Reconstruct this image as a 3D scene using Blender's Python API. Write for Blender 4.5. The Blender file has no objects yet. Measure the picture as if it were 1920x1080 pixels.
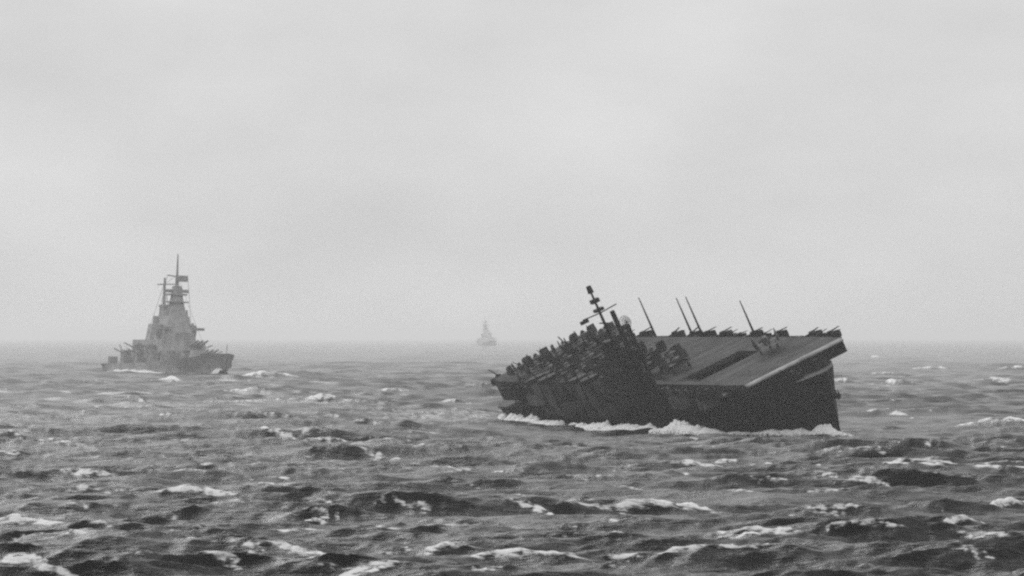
import bpy, math, random
import numpy as np
from mathutils import Matrix, Vector, Euler

R = math.radians
scene = bpy.context.scene
col = scene.collection
random.seed(7)

# ------------------------------------------------------------------ camera
F_PX = 15000.0          # focal length in pixels of the 1920 px wide photograph
EYE = 16.6              # eye height above the mean sea, metres
HOR = 633.0             # picture row of the horizon
cam_d = bpy.data.cameras.new('camera')
cam = bpy.data.objects.new('camera', cam_d)
col.objects.link(cam)
cam.location = (0, 0, EYE)
cam_d.sensor_width = 36.0
cam_d.lens = 36.0 * F_PX / 1920.0
cam_d.clip_start = 1.0
cam_d.clip_end = 400000.0
cam.rotation_euler = (R(90) + math.atan((HOR - 540.0) / F_PX), 0, 0)
scene.camera = cam

# ------------------------------------------------------------------ world
SUN_EL, SUN_AZ = R(36), R(-24)      # azimuth measured from +Y towards +X
world = bpy.data.worlds.new('World')
scene.world = world
world.use_nodes = True
wn, wl = world.node_tree.nodes, world.node_tree.links
wn.clear()
w_out = wn.new('ShaderNodeOutputWorld')
w_bg = wn.new('ShaderNodeBackground')
sky = wn.new('ShaderNodeTexSky')
sky.sky_type = 'NISHITA'
sky.sun_disc = False
sky.sun_elevation = SUN_EL
sky.sun_rotation = SUN_AZ
sky.dust_density = 6.0
bw = wn.new('ShaderNodeRGBToBW')
tc = wn.new('ShaderNodeTexCoord')
mp = wn.new('ShaderNodeMapping')
mp.inputs['Scale'].default_value = (1, 1, 2.2)
nz = wn.new('ShaderNodeTexNoise')
nz.inputs['Scale'].default_value = 26.0
nz.inputs['Detail'].default_value = 7.0
rmp = wn.new('ShaderNodeMapRange')
rmp.inputs['To Min'].default_value = 5.7
rmp.inputs['To Max'].default_value = 8.75
mixw = wn.new('ShaderNodeMix')
mixw.data_type = 'FLOAT'
mixw.inputs['Factor'].default_value = 0.10     # thick overcast over a little clear-sky light
wl.new(tc.outputs['Generated'], mp.inputs['Vector'])
wl.new(mp.outputs['Vector'], nz.inputs['Vector'])
wl.new(nz.outputs['Fac'], rmp.inputs['Value'])
wl.new(sky.outputs['Color'], bw.inputs['Color'])
wl.new(rmp.outputs['Result'], mixw.inputs[2])
wl.new(bw.outputs['Val'], mixw.inputs[3])
wl.new(mixw.outputs[0], w_bg.inputs['Color'])
w_bg.inputs['Strength'].default_value = 0.10
wl.new(w_bg.outputs['Background'], w_out.inputs['Surface'])

# ------------------------------------------------------------------ sun behind the cloud
sun_d = bpy.data.lights.new('sun', 'SUN')
sun_d.energy = 1.5
sun_d.angle = R(40)
sun = bpy.data.objects.new('sun', sun_d)
col.objects.link(sun)
sd = Vector((math.sin(SUN_AZ) * math.cos(SUN_EL), math.cos(SUN_AZ) * math.cos(SUN_EL), math.sin(SUN_EL)))
sun.rotation_euler = (-sd).to_track_quat('-Z', 'Y').to_euler()
sun.location = sd * 200

scene.view_settings.view_transform = 'Standard'
scene.view_settings.look = 'None'
scene.view_settings.gamma = 1.0
scene.view_settings.exposure = 0.0
scene.view_settings.use_curve_mapping = False
scene.cycles.use_denoising = False
scene.cycles.max_bounces = 6
scene.cycles.volume_bounces = 3
scene.cycles.pixel_filter_type = 'BLACKMAN_HARRIS'
scene.cycles.filter_width = 2.35      # soft old lens and film

HAZE_DENSITY = 5.3e-5

# ------------------------------------------------------------------ materials
def paint(name, v, rough=0.6, var=0.25, scale=0.6, metal=0.0, streak=True):
    m = bpy.data.materials.new(name)
    m.use_nodes = True
    n, l = m.node_tree.nodes, m.node_tree.links
    b = n['Principled BSDF']
    b.inputs['Roughness'].default_value = rough
    b.inputs['Metallic'].default_value = metal
    b.inputs['Specular IOR Level'].default_value = 0.03
    t = n.new('ShaderNodeTexCoord')
    mpn = n.new('ShaderNodeMapping')
    mpn.inputs['Scale'].default_value = (1, 1, 0.25 if streak else 1)
    no = n.new('ShaderNodeTexNoise')
    no.inputs['Scale'].default_value = scale
    no.inputs['Detail'].default_value = 5
    r = n.new('ShaderNodeMapRange')
    r.inputs['From Min'].default_value = 0.3
    r.inputs['From Max'].default_value = 0.7
    r.inputs['To Min'].default_value = v * (1 - var)
    r.inputs['To Max'].default_value = v * (1 + var)
    l.new(t.outputs['Object'], mpn.inputs['Vector'])
    l.new(mpn.outputs['Vector'], no.inputs['Vector'])
    l.new(no.outputs['Fac'], r.inputs['Value'])
    l.new(r.outputs['Result'], b.inputs['Base Color'])
    return m

M_HULL = paint('navy_hull_paint', 0.010, 0.55, 0.4, 0.25)
M_STEEL = paint('dark_ship_steel', 0.018, 0.6, 0.4, 0.5)
M_FIT = paint('dark_fittings', 0.012, 0.6, 0.3, 1.0)
M_PLANE = paint('aircraft_sea_blue', 0.03, 0.5, 0.35, 0.5, streak=False)
M_PLANE_L = paint('aircraft_faded_blue', 0.08, 0.5, 0.35, 0.5, streak=False)
M_LIP = paint('pale_lit_edge', 0.34, 0.7, 0.5, 0.25, streak=False)  # pale colour holds the light caught along the deck's front edge
M_SIDE = paint('weathered_side_grey', 0.10, 0.6, 0.7, 0.4)
M_GLASS = paint('canopy_glass', 0.03, 0.1, 0.1, 1.0)
M_RUBBER = paint('tyre_rubber', 0.02, 0.8, 0.1, 2.0)
M_BB = paint('haze_paled_grey', 0.43, 0.6, 0.24, 0.32, streak=False)  # battleship greys made paler than the paint, to carry part of the haze fade
M_BBH = paint('battleship_hull_paint', 0.33, 0.6, 0.25, 0.15)
M_BBD = paint('haze_paled_fittings_grey', 0.36, 0.6, 0.25, 0.4, streak=False)  # fittings grey, with the same haze fade in its colour

def deck_material():
    m = bpy.data.materials.new('stained_deck_planking')
    m.use_nodes = True
    n, l = m.node_tree.nodes, m.node_tree.links
    b = n['Principled BSDF']
    b.inputs['Roughness'].default_value = 0.8
    b.inputs['Specular IOR Level'].default_value = 0.05
    t = n.new('ShaderNodeTexCoord')
    mpn = n.new('ShaderNodeMapping')
    mpn.inputs['Scale'].default_value = (2.6, 0.12, 1)     # planks run athwartships
    no = n.new('ShaderNodeTexNoise')
    no.inputs['Scale'].default_value = 1.0
    no.inputs['Detail'].default_value = 3
    no2 = n.new('ShaderNodeTexNoise')
    no2.inputs['Scale'].default_value = 0.14
    no2.inputs['Detail'].default_value = 5
    ad = n.new('ShaderNodeMath'); ad.operation = 'ADD'
    r = n.new('ShaderNodeMapRange')
    r.inputs['From Min'].default_value = 0.78
    r.inputs['From Max'].default_value = 1.24
    r.inputs['To Min'].default_value = 0.020
    r.inputs['To Max'].default_value = 0.092
    l.new(t.outputs['Object'], mpn.inputs['Vector'])
    l.new(mpn.outputs['Vector'], no.inputs['Vector'])
    l.new(t.outputs['Object'], no2.inputs['Vector'])
    l.new(no.outputs['Fac'], ad.inputs[0])
    l.new(no2.outputs['Fac'], ad.inputs[1])
    l.new(ad.outputs[0], r.inputs['Value'])
    l.new(r.outputs['Result'], b.inputs['Base Color'])
    return m
M_DECK = deck_material()

def water_material(name, attr=True, base_foam=0.0):
    m = bpy.data.materials.new(name)
    m.use_nodes = True
    n, l = m.node_tree.nodes, m.node_tree.links
    out = n['Material Output']
    w = n['Principled BSDF']
    w.inputs['Base Color'].default_value = (0.006, 0.006, 0.006, 1)
    w.inputs['Roughness'].default_value = 0.2
    w.inputs['Specular IOR Level'].default_value = 0.22
    w.inputs['IOR'].default_value = 1.333
    t = n.new('ShaderNodeTexCoord')
    # wind ripples
    mpn = n.new('ShaderNodeMapping')
    mpn.inputs['Rotation'].default_value = (0, 0, R(-12))
    mpn.inputs['Scale'].default_value = (0.26, 1.0, 1.0)
    n1 = n.new('ShaderNodeTexNoise')
    n1.inputs['Scale'].default_value = 0.9
    n1.inputs['Detail'].default_value = 5
    n1.inputs['Roughness'].default_value = 0.62
    l.new(t.outputs['Object'], mpn.inputs['Vector'])
    l.new(mpn.outputs['Vector'], n1.inputs['Vector'])
    bp = n.new('ShaderNodeBump')
    bp.inputs['Strength'].default_value = 0.9
    bp.inputs['Distance'].default_value = 0.75
    rip = n.new('ShaderNodeAttribute'); rip.attribute_name = 'ripple'
    l.new(rip.outputs['Fac'], bp.inputs['Strength'])
    l.new(n1.outputs['Fac'], bp.inputs['Height'])
    l.new(bp.outputs['Normal'], w.inputs['Normal'])
    # foam
    fo = n.new('ShaderNodeBsdfPrincipled')
    fo.inputs['Base Color'].default_value = (0.92, 0.92, 0.92, 1)
    fo.inputs['Roughness'].default_value = 0.9
    fo.inputs['Specular IOR Level'].default_value = 0.1
    n2 = n.new('ShaderNodeTexNoise')
    n2.inputs['Scale'].default_value = 1.8
    n2.inputs['Detail'].default_value = 6
    n2.inputs['Roughness'].default_value = 0.65
    mp2 = n.new('ShaderNodeMapping')
    mp2.inputs['Scale'].default_value = (0.5, 1.0, 1.6)
    l.new(t.outputs['Object'], mp2.inputs['Vector'])
    l.new(mp2.outputs['Vector'], n2.inputs['Vector'])
    bp2 = n.new('ShaderNodeBump')
    bp2.inputs['Strength'].default_value = 0.7
    bp2.inputs['Distance'].default_value = 0.5
    l.new(n2.outputs['Fac'], bp2.inputs['Height'])
    l.new(bp2.outputs['Normal'], fo.inputs['Normal'])
    at = n.new('ShaderNodeAttribute')
    at.attribute_name = 'foam'
    s1 = n.new('ShaderNodeMath'); s1.operation = 'SUBTRACT'
    s1.inputs[1].default_value = 0.5
    s2 = n.new('ShaderNodeMath'); s2.operation = 'MULTIPLY_ADD'
    s2.inputs[1].default_value = 2.4
    l.new(n2.outputs['Fac'], s1.inputs[0])
    l.new(s1.outputs[0], s2.inputs[0])
    l.new(at.outputs['Fac'], s2.inputs[2])
    mr = n.new('ShaderNodeMapRange')
    mr.interpolation_type = 'SMOOTHSTEP'
    mr.inputs['From Min'].default_value = 0.30
    mr.inputs['From Max'].default_value = 0.85
    l.new(s2.outputs[0], mr.inputs['Value'])
    mu = n.new('ShaderNodeMath'); mu.operation = 'MULTIPLY'
    gate = n.new('ShaderNodeMapRange')
    gate.inputs['From Min'].default_value = 0.12
    gate.inputs['From Max'].default_value = 0.5
    l.new(at.outputs['Fac'], gate.inputs['Value'])
    l.new(mr.outputs['Result'], mu.inputs[0])
    l.new(gate.outputs['Result'], mu.inputs[1])
    mx = n.new('ShaderNodeMixShader')
    l.new(mu.outputs[0], mx.inputs['Fac'])
    l.new(w.outputs[0], mx.inputs[1])
    l.new(fo.outputs[0], mx.inputs[2])
    l.new(mx.outputs[0], out.inputs['Surface'])
    return m
M_SEA = water_material('storm_water')

# ------------------------------------------------------------------ helpers
def tag(o, label=None, cat=None, group=None, kind=None):
    if label: o['label'] = label
    if cat: o['category'] = cat
    if group: o['group'] = group
    if kind: o['kind'] = kind
    return o

class MB:
    def __init__(s): s.v, s.f = [], []
    def add(s, vs, fs):
        b = len(s.v)
        s.v += [tuple(p) for p in vs]
        s.f += [tuple(i + b for i in q) for q in fs]
        return s
    def box(s, x0, x1, y0, y1, z0, z1, tx=0, ty=0):
        # tx, ty draw the top in
        s.add([(x0, y0, z0), (x1, y0, z0), (x1, y1, z0), (x0, y1, z0),
               (x0 + tx, y0 + ty, z1), (x1 - tx, y0 + ty, z1), (x1 - tx, y1 - ty, z1), (x0 + tx, y1 - ty, z1)],
              [(0, 3, 2, 1), (4, 5, 6, 7), (0, 1, 5, 4), (1, 2, 6, 5), (2, 3, 7, 6), (3, 0, 4, 7)])
        return s
    def tube(s, pts, rad, n=8, cap=True):
        pts = [Vector(p) for p in pts]
        if not isinstance(rad, (list, tuple)): rad = [rad] * len(pts)
        vs, fs = [], []
        for i, p in enumerate(pts):
            a = pts[max(i - 1, 0)]; b = pts[min(i + 1, len(pts) - 1)]
            d = (b - a).normalized()
            up = Vector((0, 0, 1)) if abs(d.z) < 0.9 else Vector((1, 0, 0))
            u = d.cross(up).normalized(); w = u.cross(d)
            for k in range(n):
                t = 2 * math.pi * k / n
                vs.append(p + (u * math.cos(t) + w * math.sin(t)) * rad[i])
        for i in range(len(pts) - 1):
            for k in range(n):
                k2 = (k + 1) % n
                fs.append((i * n + k, i * n + k2, (i + 1) * n + k2, (i + 1) * n + k))
        if cap:
            fs.append(tuple(range(n)))
            fs.append(tuple((len(pts) - 1) * n + k for k in reversed(range(n))))
        return s.add(vs, fs)
    def prism(s, poly, z0, z1, tx=1.0):
        n = len(poly)
        cx = sum(p[0] for p in poly) / n; cy = sum(p[1] for p in poly) / n
        vs = [(x, y, z0) for x, y in poly] + [(cx + (x - cx) * tx, cy + (y - cy) * tx, z1) for x, y in poly]
        fs = [tuple(reversed(range(n))), tuple(range(n, 2 * n))]
        fs += [(i, (i + 1) % n, n + (i + 1) % n, n + i) for i in range(n)]
        return s.add(vs, fs)
    def loft(s, rings, cap=True):
        n = len(rings[0])
        vs = [p for r in rings for p in r]
        fs = []
        for i in range(len(rings) - 1):
            for k in range(n):
                k2 = (k + 1) % n
                fs.append((i * n + k, i * n + k2, (i + 1) * n + k2, (i + 1) * n + k))
        if cap:
            fs.append(tuple(reversed(range(n))))
            fs.append(tuple((len(rings) - 1) * n + k for k in range(n)))
        return s.add(vs, fs)
    def build(s, name, mat, parent=None, smooth=False):
        me = bpy.data.meshes.new(name)
        me.from_pydata(s.v, [], s.f)
        import bmesh
        bm = bmesh.new(); bm.from_mesh(me)
        bmesh.ops.recalc_face_normals(bm, faces=bm.faces)
        bm.to_mesh(me); bm.free()
        me.materials.append(mat)
        if smooth:
            me.polygons.foreach_set('use_smooth', [True] * len(me.polygons))
        o = bpy.data.objects.new(name, me)
        col.objects.link(o)
        if parent is not None: o.parent = parent
        return o

def empty(name, matrix):
    o = bpy.data.objects.new(name, None)
    o.empty_display_size = 1.0
    col.objects.link(o)
    o.matrix_world = matrix
    return o

def copy_tree(o, parent=None):
    c = o.copy(); col.objects.link(c)
    if parent is not None: c.parent = parent
    for ch in [x for x in bpy.data.objects if x.parent == o]:
        copy_tree(ch, c)
    return c

def on_sea(px, py, z=0.0):
    """pixel of the 1920x1080 photograph -> point on the sea plane"""
    d = (EYE - z) * F_PX / (py - HOR)
    return ((px - 960.0) / F_PX * d, d)

# carrier pose is needed by the sea (water piling up along the hull)
C_TH, C_PH = R(72), R(25)
C_MAT = Matrix.Translation((33.5, 1596, -0.3)) @ Euler((C_PH, 0, -C_TH)).to_matrix().to_4x4()
B_TH = R(75)
b_x, b_y = on_sea(318, 702)
B_MAT = Matrix.Translation((b_x, b_y, -2.2)) @ Euler((R(-2), 0, -B_TH)).to_matrix().to_4x4()

# ------------------------------------------------------------------ sea
rng = np.random.default_rng(11)
WIND = np.array([0.16, -0.987])

def ocean_tile(L, N, lam_min, lam_max, rms, spread, seed):
    g = np.random.default_rng(seed)
    k1 = 2 * np.pi * np.fft.fftfreq(N, L / N)
    kx, ky = np.meshgrid(k1, k1, indexing='ij')
    k = np.hypot(kx, ky); k[0, 0] = 1
    P = 1.0 / k ** 3.6
    kmin, kmax = 2 * np.pi / lam_max, 2 * np.pi / lam_min
    P *= np.exp(-(kmin / k) ** 4) * np.exp(-(k / kmax) ** 4)
    c = (kx * WIND[0] + ky * WIND[1]) / k
    P *= np.abs(c) ** spread + 0.012
    P[0, 0] = 0
    Hh = np.sqrt(P) * (g.standard_normal((N, N)) + 1j * g.standard_normal((N, N)))
    ift = lambda a: np.real(np.fft.ifft2(a))
    h = ift(Hh)
    s = rms / h.std()
    Hh = Hh * s
    h = h * s
    dx, dy = ift(-1j * kx / k * Hh), ift(-1j * ky / k * Hh)
    jxx, jyy, jxy = ift(kx * kx / k * Hh), ift(ky * ky / k * Hh), ift(kx * ky / k * Hh)
    return dict(L=L, N=N, f=np.stack([h, dx, dy, jxx, jyy, jxy], -1).astype(np.float32))

def sample(tile, x, y):
    u = (x / tile['L']) * tile['N']; v = (y / tile['L']) * tile['N']
    i = np.floor(u).astype(np.int64); j = np.floor(v).astype(np.int64)
    a = (u - i)[:, None].astype(np.float32); b = (v - j)[:, None].astype(np.float32)
    N = tile['N']; i0, j0, i1, j1 = i % N, j % N, (i + 1) % N, (j + 1) % N
    f = tile['f']
    return (f[i0, j0] * (1 - a) + f[i1, j0] * a) * (1 - b) + (f[i0, j1] * (1 - a) + f[i1, j1] * a) * b

TILE_A = ocean_tile(733.0, 512, 10.0, 80.0, 0.72, 8.0, 3)
TILE_B = ocean_tile(151.0, 512, 3.2, 16.0, 0.20, 6.0, 5)
TILE_C = ocean_tile(37.0, 256, 0.9, 3.6, 0.042, 5.0, 9)

# whitecaps of the photograph: pixel x, y, width, height (px), strength, tilt
CAPS = [(395, 924, 110, 18, 1.0, .05), (185, 886, 75, 9, .9, .08), (190, 916, 60, 9, .7, -.1), (592, 975, 36, 20, 1.0, 0),
        (630, 965, 24, 9, .7, 0), (326, 711, 66, 9, 1.0, .12), (500, 704, 90, 10, .9, 0), (600, 746, 72, 13, .9, .1),
        (625, 695, 40, 7, .6, .1), (750, 732, 50, 7, .5, .1), (860, 750, 60, 8, .6, .1), (1230, 945, 130, 15, .95, -.05),
        (1330, 953, 60, 9, .6, .1), (1000, 1046, 150, 26, 1.0, .05), (1450, 1002, 140, 14, .9, .1), (1385, 1008, 70, 10, .7, .05),
        (1300, 1037, 180, 14, .8, -.08), (1895, 944, 80, 26, 1.0, -.25), (1800, 972, 90, 9, .6, -.25), (1690, 716, 50, 16, 1.0, 0),
        (1640, 720, 40, 8, .7, 0), (1565, 713, 40, 12, .8, .1), (1855, 780, 110, 12, .9, .1), (1660, 776, 50, 9, .8, .1),
        (1755, 868, 60, 10, .8, -.1), (1690, 866, 50, 7, .7, 0), (1880, 862, 60, 8, .7, -.1), (1420, 868, 30, 8, .7, 0),
        (1520, 869, 24, 8, .7, 0), (1290, 868, 90, 8, .5, 0), (840, 1031, 80, 16, .7, -.2), (575, 1035, 90, 9, .8, .12),
        (690, 1070, 110, 14, .8, -.2), (45, 1050, 50, 12, .9, 0), (90, 1062, 90, 8, .7, .15), (60, 980, 130, 9, .8, .12),
        (20, 808, 50, 12, .8, .3), (95, 823, 50, 10, .6, .2), (10, 846, 60, 9, .6, 0), (525, 806, 60, 9, .8, .3),
        (1045, 967, 90, 8, .6, .2), (1180, 918, 50, 8, .7, .2), (1380, 922, 60, 7, .6, .2), (600, 877, 24, 9, .8, 0),
        (525, 893, 30, 7, .6, 0), (345, 877, 40, 6, .5, 0), (830, 874, 50, 7, .5, 0), (1325, 834, 24, 9, .9, 0),
        (925, 1043, 50, 8, .6, 0), (790, 960, 30, 7, .6, 0), (860, 980, 90, 6, .4, 0), (720, 940, 16, 7, .6, 0),
        (1545, 925, 60, 7, .4, -.3), (310, 775, 16, 7, .8, 0), (720, 753, 14, 7, .7, 0), (1850, 712, 50, 9, .6, 0),
        (1900, 690, 50, 8, .5, 0), (1740, 690, 60, 8, .5, 0), (1610, 668, 70, 8, .5, 0), (1660, 700, 60, 7, .5, 0),
        (1560, 990, 30, 6, .5, 0), (960, 890, 40, 6, .4, 0), (1160, 1000, 50, 7, .5, .1), (340, 1015, 24, 7, .5, 0),
        (250, 742, 30, 6, .5, .1), (440, 752, 40, 6, .4, 0), (170, 760, 30, 6, .4, 0), (680, 780, 40, 6, .4, .1)]

gf = np.random.default_rng(77)
for k in range(150):                    # the many small flecks of breaking water between them
    fy_ = HOR + 40 + 400 * gf.random() ** .8
    CAPS.append((gf.uniform(-60, 1980), fy_, gf.uniform(18, 80), gf.uniform(3, 5), gf.uniform(-.1, .45), gf.normal(0, .1)))

def smooth(a, b, x):
    t = np.clip((x - a) / (b - a), 0, 1)
    return t * t * (3 - 2 * t)

def vnoise(x, seed):
    """smooth 1-D value noise"""
    g = np.random.default_rng(seed).random(4096)
    i = np.floor(x).astype(np.int64); t = x - i; t = t * t * (3 - 2 * t)
    return g[i % 4096] * (1 - t) + g[(i + 1) % 4096] * t

def ridge(x, y, x0, y0, half_len, height, back, front, tilt, seed):
    """a single short-crested wave: gentle back, steep face towards -Y; returns height and foam mask"""
    dx = x - x0
    yy = y - y0 - tilt * dx * 1.0 - (vnoise(dx / (half_len * .5) + 50, seed) - .5) * back * .35
    env = np.exp(-(np.abs(dx) / half_len) ** 2)
    env *= .65 + .7 * vnoise(dx / (half_len * .22) + 90, seed + 1)
    prof = np.where(yy > 0, np.exp(-(yy / back) ** 2), np.exp(-(yy / front) ** 2))
    fm = env * np.where(yy > 0, np.exp(-(yy / (back * .4)) ** 2), np.exp(-(yy / (front * 1.0)) ** 2))
    return height * env * prof, fm

def build_sea():
    rows = [-400., -200., 0., 120., 220., 300., 360., 410., 440.]
    d = 455.0
    while d < 90000:
        rows.append(d)
        d += 0.42 * (d / 500.0) ** (1.5 if d < 5000 else 1.75)
    rows = np.array(rows)
    half = math.tan(R(4.9))
    t = np.linspace(-1, 1, 600)
    out = np.array([1.03, 1.08, 1.15, 1.3, 1.6, 2.1, 3.0, 4.2, 6.0, 9.0])
    t = np.concatenate([-out[::-1], t, out])
    base = np.maximum(rows, 300.0) * half
    X = (base[:, None] * t[None, :])
    Y = np.repeat(rows[:, None], len(t), 1)
    nr, nc = X.shape
    x = X.ravel(); y = Y.ravel()
    # stagger the grid a little so that rows never read as lines
    sp = 0.42 * (np.maximum(y, 455) / 500.0) ** 1.5
    dist = np.hypot(x, np.maximum(y, 1))
    wA = (1 - .12 * smooth(1500, 3600, dist)) * (1 - smooth(9000, 30000, dist))
    wB = 1 - smooth(2200, 6000, dist)
    wC = 1 - smooth(900, 2200, dist)
    core = (np.abs(x) <= base.repeat(nc) * 1.05).astype(float)
    wB *= .3 + .7 * core; wC *= core
    a1, a2 = R(9), R(-23)
    A = sample(TILE_A, x, y)
    B = sample(TILE_B, x * math.cos(a1) - y * math.sin(a1), x * math.sin(a1) + y * math.cos(a1))
    Cc = sample(TILE_C, x * math.cos(a2) - y * math.sin(a2), x * math.sin(a2) + y * math.cos(a2))
    # the swell tilts groups of small waves: gustiness
    gust = .55 + .9 * smooth(-1.2, 1.6, A[:, 0] / 0.62 + .6 * np.sin(x * .021 + y * .013))
    wB = wB * gust; wC = wC * gust
    lam = 1.0
    calm = 1 - .65 * np.exp(-(((x - 30) / 70) ** 2 + ((y - 1560) / 150) ** 2) ** 2)   # lee of the carrier
    wA = wA * calm
    z = A[:, 0] * wA + B[:, 0] * wB + Cc[:, 0] * wC
    ox = -(A[:, 1] * wA + B[:, 1] * wB + Cc[:, 1] * wC) * lam
    oy = -(A[:, 2] * wA + B[:, 2] * wB + Cc[:, 2] * wC) * lam
    jxx = lam * (A[:, 3] * wA + B[:, 3] * wB + .6 * Cc[:, 3] * wC)
    jyy = lam * (A[:, 4] * wA + B[:, 4] * wB + .6 * Cc[:, 4] * wC)
    jxy = lam * (A[:, 5] * wA + B[:, 5] * wB + .6 * Cc[:, 5] * wC)
    J = (1 - jxx) * (1 - jyy) - jxy ** 2
    foam = .9 * (1 - smooth(-0.05, 0.30, J))
    foam = foam * (1 - .5 * smooth(1500, 6000, dist))
    # the breaking crests seen in the photograph
    for n, (px, py, wpx, hpx, st, tilt) in enumerate(CAPS):
        # where that line of sight really meets the moving surface
        ci = int(np.clip(np.searchsorted(t, (px - 960.0) / F_PX / half), 0, nc - 1))
        zc, yc = z.reshape(nr, nc)[9:, ci], rows[9:]
        pv_ = HOR + (EYE - zc) / yc * F_PX
        vis = pv_ <= np.minimum.accumulate(pv_) + .3
        err = np.where(vis, np.abs(pv_ - (py + hpx * .25)), 1e9)
        cy = yc[int(np.argmin(err))]; cx = (px - 960.0) / F_PX * cy
        m = F_PX / cy
        w = .58 * wpx / m
        h = min((.26 if cy < 1500 else .34) * hpx / m, .6 + max(0, cy - 1300) * .0002)
        back = max(.9, 2.0 * h, cy * .0016); front = max(.5, cy * .0009)
        gq = np.random.default_rng(700 + n)
        nsub = 1 + min(5, int(wpx / 16))
        for q in range(nsub):
            u = 0 if nsub == 1 else (q / (nsub - 1) * 2 - 1)
            sx = cx + (u * .85 + gq.normal(0, .12)) * w
            sy = cy - tilt * 4 * (sx - cx) + gq.normal(0, 1) * back * .35
            sw = w if nsub == 1 else w * gq.uniform(.3, .8)
            sh = h * gq.uniform(.6, 1.25) * (1.1 - .45 * abs(u))
            sel = np.nonzero((np.abs(x - sx) < sw * 3) & (np.abs(y - sy) < back * 5 + sw * abs(tilt) * 9))[0]
            if not len(sel): continue
            dz, fm = ridge(x[sel], y[sel], sx, sy, sw * 1.3, sh * 1.15, back, front, -tilt * 4, 100 + n * 7 + q)
            z[sel] += dz
            foam[sel] = np.maximum(foam[sel], fm * (.55 + .55 * st) * gq.uniform(.75, 1.1))
    # long dark swells of the photograph (no foam): x, y, half length px, height m
    for n, (px, py, lpx, h) in enumerate([(1200, 858, 420, 1.1), (120, 800, 260, 1.8), (470, 800, 120, .8), (330, 922, 300, 1.4),
                                         (1330, 930, 240, 1.4), (1720, 780, 160, 1.8), (640, 745, 160, .8), (1120, 985, 300, 1.1),
                                         (60, 985, 160, 1.3), (1500, 945, 280, 1.1), (700, 868, 300, 1.1), (560, 850, 200, 1.2), (1000, 900, 260, 1.0),
                                         (1700, 900, 260, 1.2), (250, 1010, 260, 1.0), (800, 1040, 300, 1.0), (1650, 1040, 320, 1.0), (120, 1060, 200, 1.2),
                                         (1250, 1075, 300, 1.0), (320, 716, 180, 1.2), (1000, 840, 200, .8), (1480, 846, 200, .6)]):
        cx, cy = on_sea(px, py)
        L = lpx * cy / F_PX
        sel = np.nonzero((np.abs(x - cx) < L * 2.2) & (np.abs(y - cy) < 90))[0]
        dz, _ = ridge(x[sel], y[sel], cx, cy, L * 1.1, h * .75, 13.0, 4.5, np.random.default_rng(n).normal(0, .25), 300 + n)
        z[sel] += dz
    # wake: churned pale water left of the carrier's stern
    cx, cy = on_sea(820, 782)
    q = np.exp(-((x - cx) / 26) ** 2 - ((y - cy) / 150) ** 2)
    foam = np.maximum(foam, .46 * q)
    slick = 1 - .75 * q
    z -= 2.5 * np.exp(-((x - 44) / 60) ** 4 - ((y - 1420) / 200) ** 4)      # the trough she rolls into
    P = np.stack([x + ox, y + oy, z], -1).astype(np.float32)
    me = bpy.data.meshes.new('sea')
    nv = nr * nc
    ii = (np.arange(nr - 1)[:, None] * nc + np.arange(nc - 1)[None, :]).ravel()
    quads = np.stack([ii, ii + 1, ii + nc + 1, ii + nc], -1).astype(np.int32)
    nf = len(quads)
    me.vertices.add(nv); me.loops.add(nf * 4); me.polygons.add(nf)
    me.vertices.foreach_set('co', P.ravel())
    me.loops.foreach_set('vertex_index', quads.ravel())
    me.polygons.foreach_set('loop_start', np.arange(nf, dtype=np.int32) * 4)
    me.polygons.foreach_set('use_smooth', np.ones(nf, dtype=bool))
    me.update(calc_edges=True)
    at = me.attributes.new('foam', 'FLOAT', 'POINT')
    at.data.foreach_set('value', np.clip(foam, 0, 1.3).astype(np.float32))
    at = me.attributes.new('ripple', 'FLOAT', 'POINT')      # ripples flattened with distance to brighten the far sea, as haze would
    at.data.foreach_set('value', (.04 + .64 * (1 - smooth(750, 2900, dist)) ** 1.5 * slick).astype(np.float32))
    me.materials.append(M_SEA)
    o = bpy.data.objects.new('sea', me)
    col.objects.link(o)
    tag(o, 'grey storm-whipped sea with whitecaps reaching to the hazy horizon', 'sea', kind='structure')
    print('SEA', nr, nc, nf * 2)
build_sea()

# ------------------------------------------------------------------ aircraft carrier
carrier = empty('aircraft_carrier', C_MAT)
tag(carrier, 'dark aircraft carrier rolling steeply, flight deck tilted towards the viewer', 'warship')
FD = 13.7       # flight deck height

def hull_rings(stations, n_round=5):
    """stations: x, keel z, half breadth at keel, at waterline, at deck, deck z"""
    rings = []
    for x, zk, bk, bw, bd, zd in stations:
        pts = [(0.02, zk), (bk, zk), (bk + (bw - bk) * .75, zk * .55), (bw, 0.0), (bw + (bd - bw) * .45, zd * .5), (bd, zd)]
        ring = [(x, -p[0], p[1]) for p in pts] + [(x, p[0], p[1]) for p in reversed(pts)]
        rings.append(ring)
    return rings

def raked(stations, rake):
    """shift each ring's points forward with height near the stem"""
    out = []
    for ring, rk in zip(hull_rings(stations), rake):
        out.append([(x + rk * (z / 10.0), y, z) for x, y, z in ring])
    return out

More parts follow.
